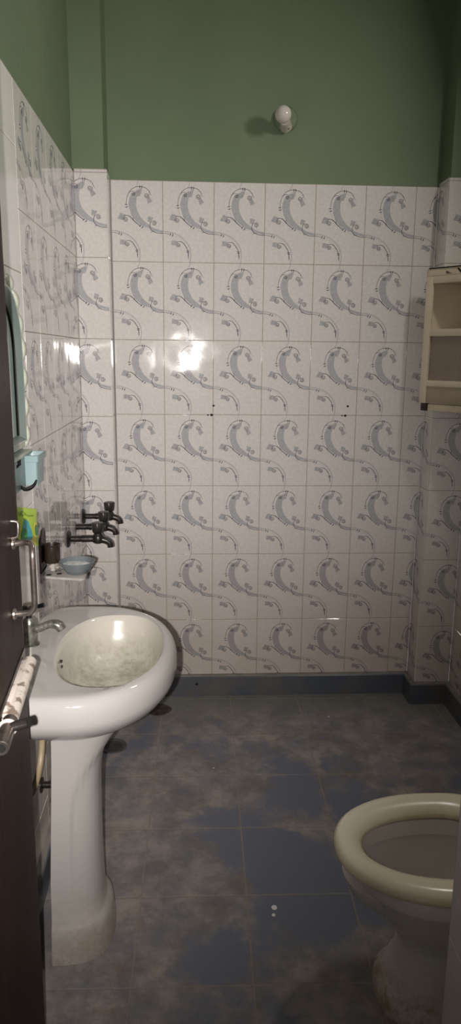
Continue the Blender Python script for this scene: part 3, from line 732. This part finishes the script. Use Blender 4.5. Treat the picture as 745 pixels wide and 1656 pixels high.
mb.build('pan', toilet, smooth=55)
mb = MB(); mb.loft([[V((x, TC + w * s1, z)) for s1, z in ((-1, .08), (1, .08), (1, .26), (.8, .30), (-.8, .30), (-1, .26))] for x, w in ((.84, .080), (1.02, .070), (1.20, .062), (RX - .001, .062))], M['pan']); mb.build('outlet', toilet, smooth=30)
for s in (-1, 1):
    mb = MB(); mb.box((.868, TC + s * .075 - .018, .382), (.905, TC + s * .075 + .018, .408), M['seat'], .006); mb.build('seat_hinge', seat_o)
mb = MB(); mb.box((.86, TC - .13, .33), (1.0, TC + .13, .384), M['pan'], .02); mb.build('rear_deck', toilet)

# ------------------------------------------------------------------ bulb on the back wall
lamp = thing('wall_bulb', (.468, .008, 2.368), 'unlit white bulb in a plastic holder on the green back wall', 'wall lamp')
mb = MB(); AX = V((-.25, -.95, .23)); mb.lathe([(.046, 0), (.047, .006), (.042, .016), (.034, .020)], M['green'], (.474, .008, 2.385), (0, -1, 0)); mb.build('base_plate', lamp)
mb = MB(); b0 = V((.474, -.008, 2.356)); mb.lathe([(.023, -.004), (.0225, .02), (.020, .034), (.0205, .045)], M['holder'], b0, AX); mb.lathe([(.004, 0), (.004, .003)], M['hole'], b0 + V((.006, -.022, -.012)), (0, -.8, -.6), 12); mb.build('socket', lamp)
mb = MB()
bp = [(.013, .040), (.0145, .052)] + [(.031 * math.sin(a), .083 - .031 * math.cos(a)) for a in [.55 + (PI - .56) * i / 14 for i in range(15)]]
mb.lathe(bp, M['bulb'], b0, AX); mb.build('bulb', lamp, smooth=70)

# ------------------------------------------------------------------ floor drains
dr = MB(); n = 30
ra = [[V((-.031 + r * 1.0 * math.cos(a) * (1 + .06 * math.sin(3 * a + 1)), -.145 + r * 1.0 * math.sin(a) * (1 + .05 * math.cos(4 * a)), z)) for a in [2 * PI * j / n for j in range(n)]] for r, z in ((.052, .0005), (.050, .003), (.036, .0032), (.032, .0018), (.002, .0016))]
dr.loft(ra, mat('rusted_drain', (.028, .020, .015), .7, (.07, .052, .04), 30), True, True)
tag(dr.build('floor_drain', loc=(-.031, -.145, 0)), 'dark rusted floor drain against the back skirting', 'floor drain')
d2 = thing('drain_cover', (-.197, -.435, 0), 'round grey drain cover on the floor beside the basin pedestal', 'drain cover')
mb = MB(); mb.lathe([(.054, .0003), (.053, .004), (.046, .0045), (.043, .0025), (.002, .0025)], mat('dull_drain_metal', (.055, .058, .066), .5, (.09, .085, .08), 25), (-.197, -.435, 0), n=36); mb.build('plate', d2)
mb = MB()
for k in range(-3, 4): h = math.sqrt(max(.036 ** 2 - (k * .010) ** 2, 0)); mb.box((-.197 - h, -.435 + k * .010 - .002, .0024), (-.197 + h, -.435 + k * .010 + .002, .0032), M['hole'])
mb.build('slot', d2)

# ------------------------------------------------------------------ door leaf, open into the room
AD = math.radians(4.4)
DE = V((-.200, -1.730, 0)); DD = V((-math.sin(AD), math.cos(AD), 0)); DN = V((math.cos(AD), math.sin(AD), 0)); DW = .74
HP = DE - DD * DW
DM = Matrix(((DN.x, DD.x, 0, HP.x), (DN.y, DD.y, 0, HP.y), (0, 0, 1, 0), (0, 0, 0, 1)))     # local x: outwards from the face, y: along the leaf
mb = MB(); mb.box((-.036, 0, .012), (0, DW, 2.02), M['door'], .003)
me_v = mb.v
door = MB(); door.v = [tuple(p) for p in me_v]; door.f = mb.f; door.mi = mb.mi; door.ms = mb.ms
door_o = door.build('door_1', loc=(0, 0, 0)); door_o.location = HP; door_o.rotation_euler = (0, 0, AD); door_o['_base'] = (0, 0, 0)
struct(door_o); door_o['label'] = 'dark brown wooden door leaf standing open along the left side'
def dpart(mb, name, parent=door_o, smooth=40):
    return mb.build(name, parent, smooth=smooth)
y = DW
mb = MB(); mb.tube([(0, y - .069, 1.181), (.022, y - .072, 1.184), (.034, y - .088, 1.184), (.0370, y - .100, 1.172), (.0370, y - .102, 1.155), (.0370, y - .102, 1.095), (.036, y - .100, 1.078), (.029, y - .098, 1.068), (.016, y - .096, 1.065), (0, y - .095, 1.064)], .0052, M['steel'], 14, 6)
for z, yy in ((1.181, y - .069), (1.064, y - .095)): mb.lathe([(.010, 0), (.0095, .003), (.006, .005)], M['steel'], (0, yy, z), (1, 0, 0), 18)
h = dpart(mb, 'pull_handle'); h['label'] = 'steel pull handle'
mb = MB(); mb.tube([(0, y - .073, 1.222), (.010, y - .073, 1.220), (.012, y - .075, 1.212), (.010, y - .076, 1.196), (0, y - .076, 1.193)], .0028, M['steel'], 10, 5); mb.build('staple', door_o)
# aldrop bolt: back plate, painted barrel, rod with hollow end, thumb knob
mb = MB(); mb.box((0, y - .30, .905), (.0018, y - .010, .968), M['bronze'], .0006); mb.box((0, y - .240, .914), (.0045, y - .006, .921), M['whitebolt'], .001); bolt = dpart(mb, 'bolt_plate'); bolt['label'] = 'worn white painted bolt'; bolt['_base'] = (0, 0, 0)
mb = MB(); mb.tube([(.012, y - .255, .946), (.012, y - .030, .946)], .0125, M['whitebolt'], 18); mb.box((0, y - .250, .930), (.010, y - .035, .960), M['whitebolt'], .003); mb.build('barrel', bolt)
mb = MB(); mb.lathe([(.0105, 0), (.0115, .001), (.0115, .08), (.0105, .081)], M['steel'], (.014, y - .335, .950), (0, 1, 0), 20, False, True); mb.lathe([(.0105, 0), (.0068, .0005), (.0062, .022), (.0005, .023)], M['hole'], (.014, y - .335, .950), (0, 1, 0), 20, False, True); mb.build('rod', bolt)
mb = MB(); mb.tube([(.014, y - .280, .952), (.030, y - .283, .957), (.047, y - .287, .963)], [.0065, .0080, .0080], M['bronze'], 12); mb.lathe([(.013, -.004), (.0145, 0), (.013, .004)], M['whitebolt'], (.014, y - .275, .950), (0, 1, 0), 18); mb.build('knob', bolt)

# ------------------------------------------------------------------ camera
yaw, pit, roll = .05496918981507458, .21586030897915107, .009945628580957624
cy, sy = math.cos(yaw), math.sin(yaw)
fw = V((sy * math.cos(pit), cy * math.cos(pit), -math.sin(pit))); r0 = V((cy, -sy, 0)); u0 = r0.cross(fw)
r = r0 * math.cos(roll) + u0 * math.sin(roll); u = -r0 * math.sin(roll) + u0 * math.cos(roll)
CP = V((.1112255, -3.0063926, 1.5014003))
cd = bpy.data.cameras.new('camera'); cam = bpy.data.objects.new('camera', cd); COL.objects.link(cam)
cam.matrix_world = Matrix(((r.x, u.x, -fw.x, CP.x), (r.y, u.y, -fw.y, CP.y), (r.z, u.z, -fw.z, CP.z), (0, 0, 0, 1)))
cd.sensor_fit = 'VERTICAL'; cd.sensor_height = 36; cd.sensor_width = 36; cd.lens = 1164.4076 / 1656 * 36; cd.clip_start = .02
scene.camera = cam

# ------------------------------------------------------------------ light
def look(o, d):
    o.rotation_euler = V(d).to_track_quat('-Z', 'Y').to_euler()
ld = bpy.data.lights.new('phone_flash', 'SPOT'); ld.energy = 208; ld.spot_size = math.radians(92); ld.spot_blend = 1.0; ld.shadow_soft_size = .006; ld.color = (1.0, .955, .91)
lo = bpy.data.objects.new('phone_flash', ld); COL.objects.link(lo); lo.location = CP - r * .036 - u * .014
look(lo, fw + r * (-.42) + u * (.06))
l2 = bpy.data.lights.new('ventilator_light', 'AREA'); l2.energy = 8.0; l2.size = .16; l2.color = (1, .97, .9)
o2 = bpy.data.objects.new('ventilator_light', l2); COL.objects.link(o2); o2.location = (1.21, -.90, 2.52); look(o2, (-.9, -.1, -.35))
w = bpy.data.worlds.new('world'); scene.world = w; w.use_nodes = True
w.node_tree.nodes['Background'].inputs[0].default_value = (1, .95, .9, 1); w.node_tree.nodes['Background'].inputs[1].default_value = .165
scene.view_settings.view_transform = 'Standard'; scene.view_settings.look = 'None'
scene.view_settings.exposure = 0; scene.view_settings.gamma = 1
for o in bpy.data.objects:
    if '_base' in o: del o['_base']
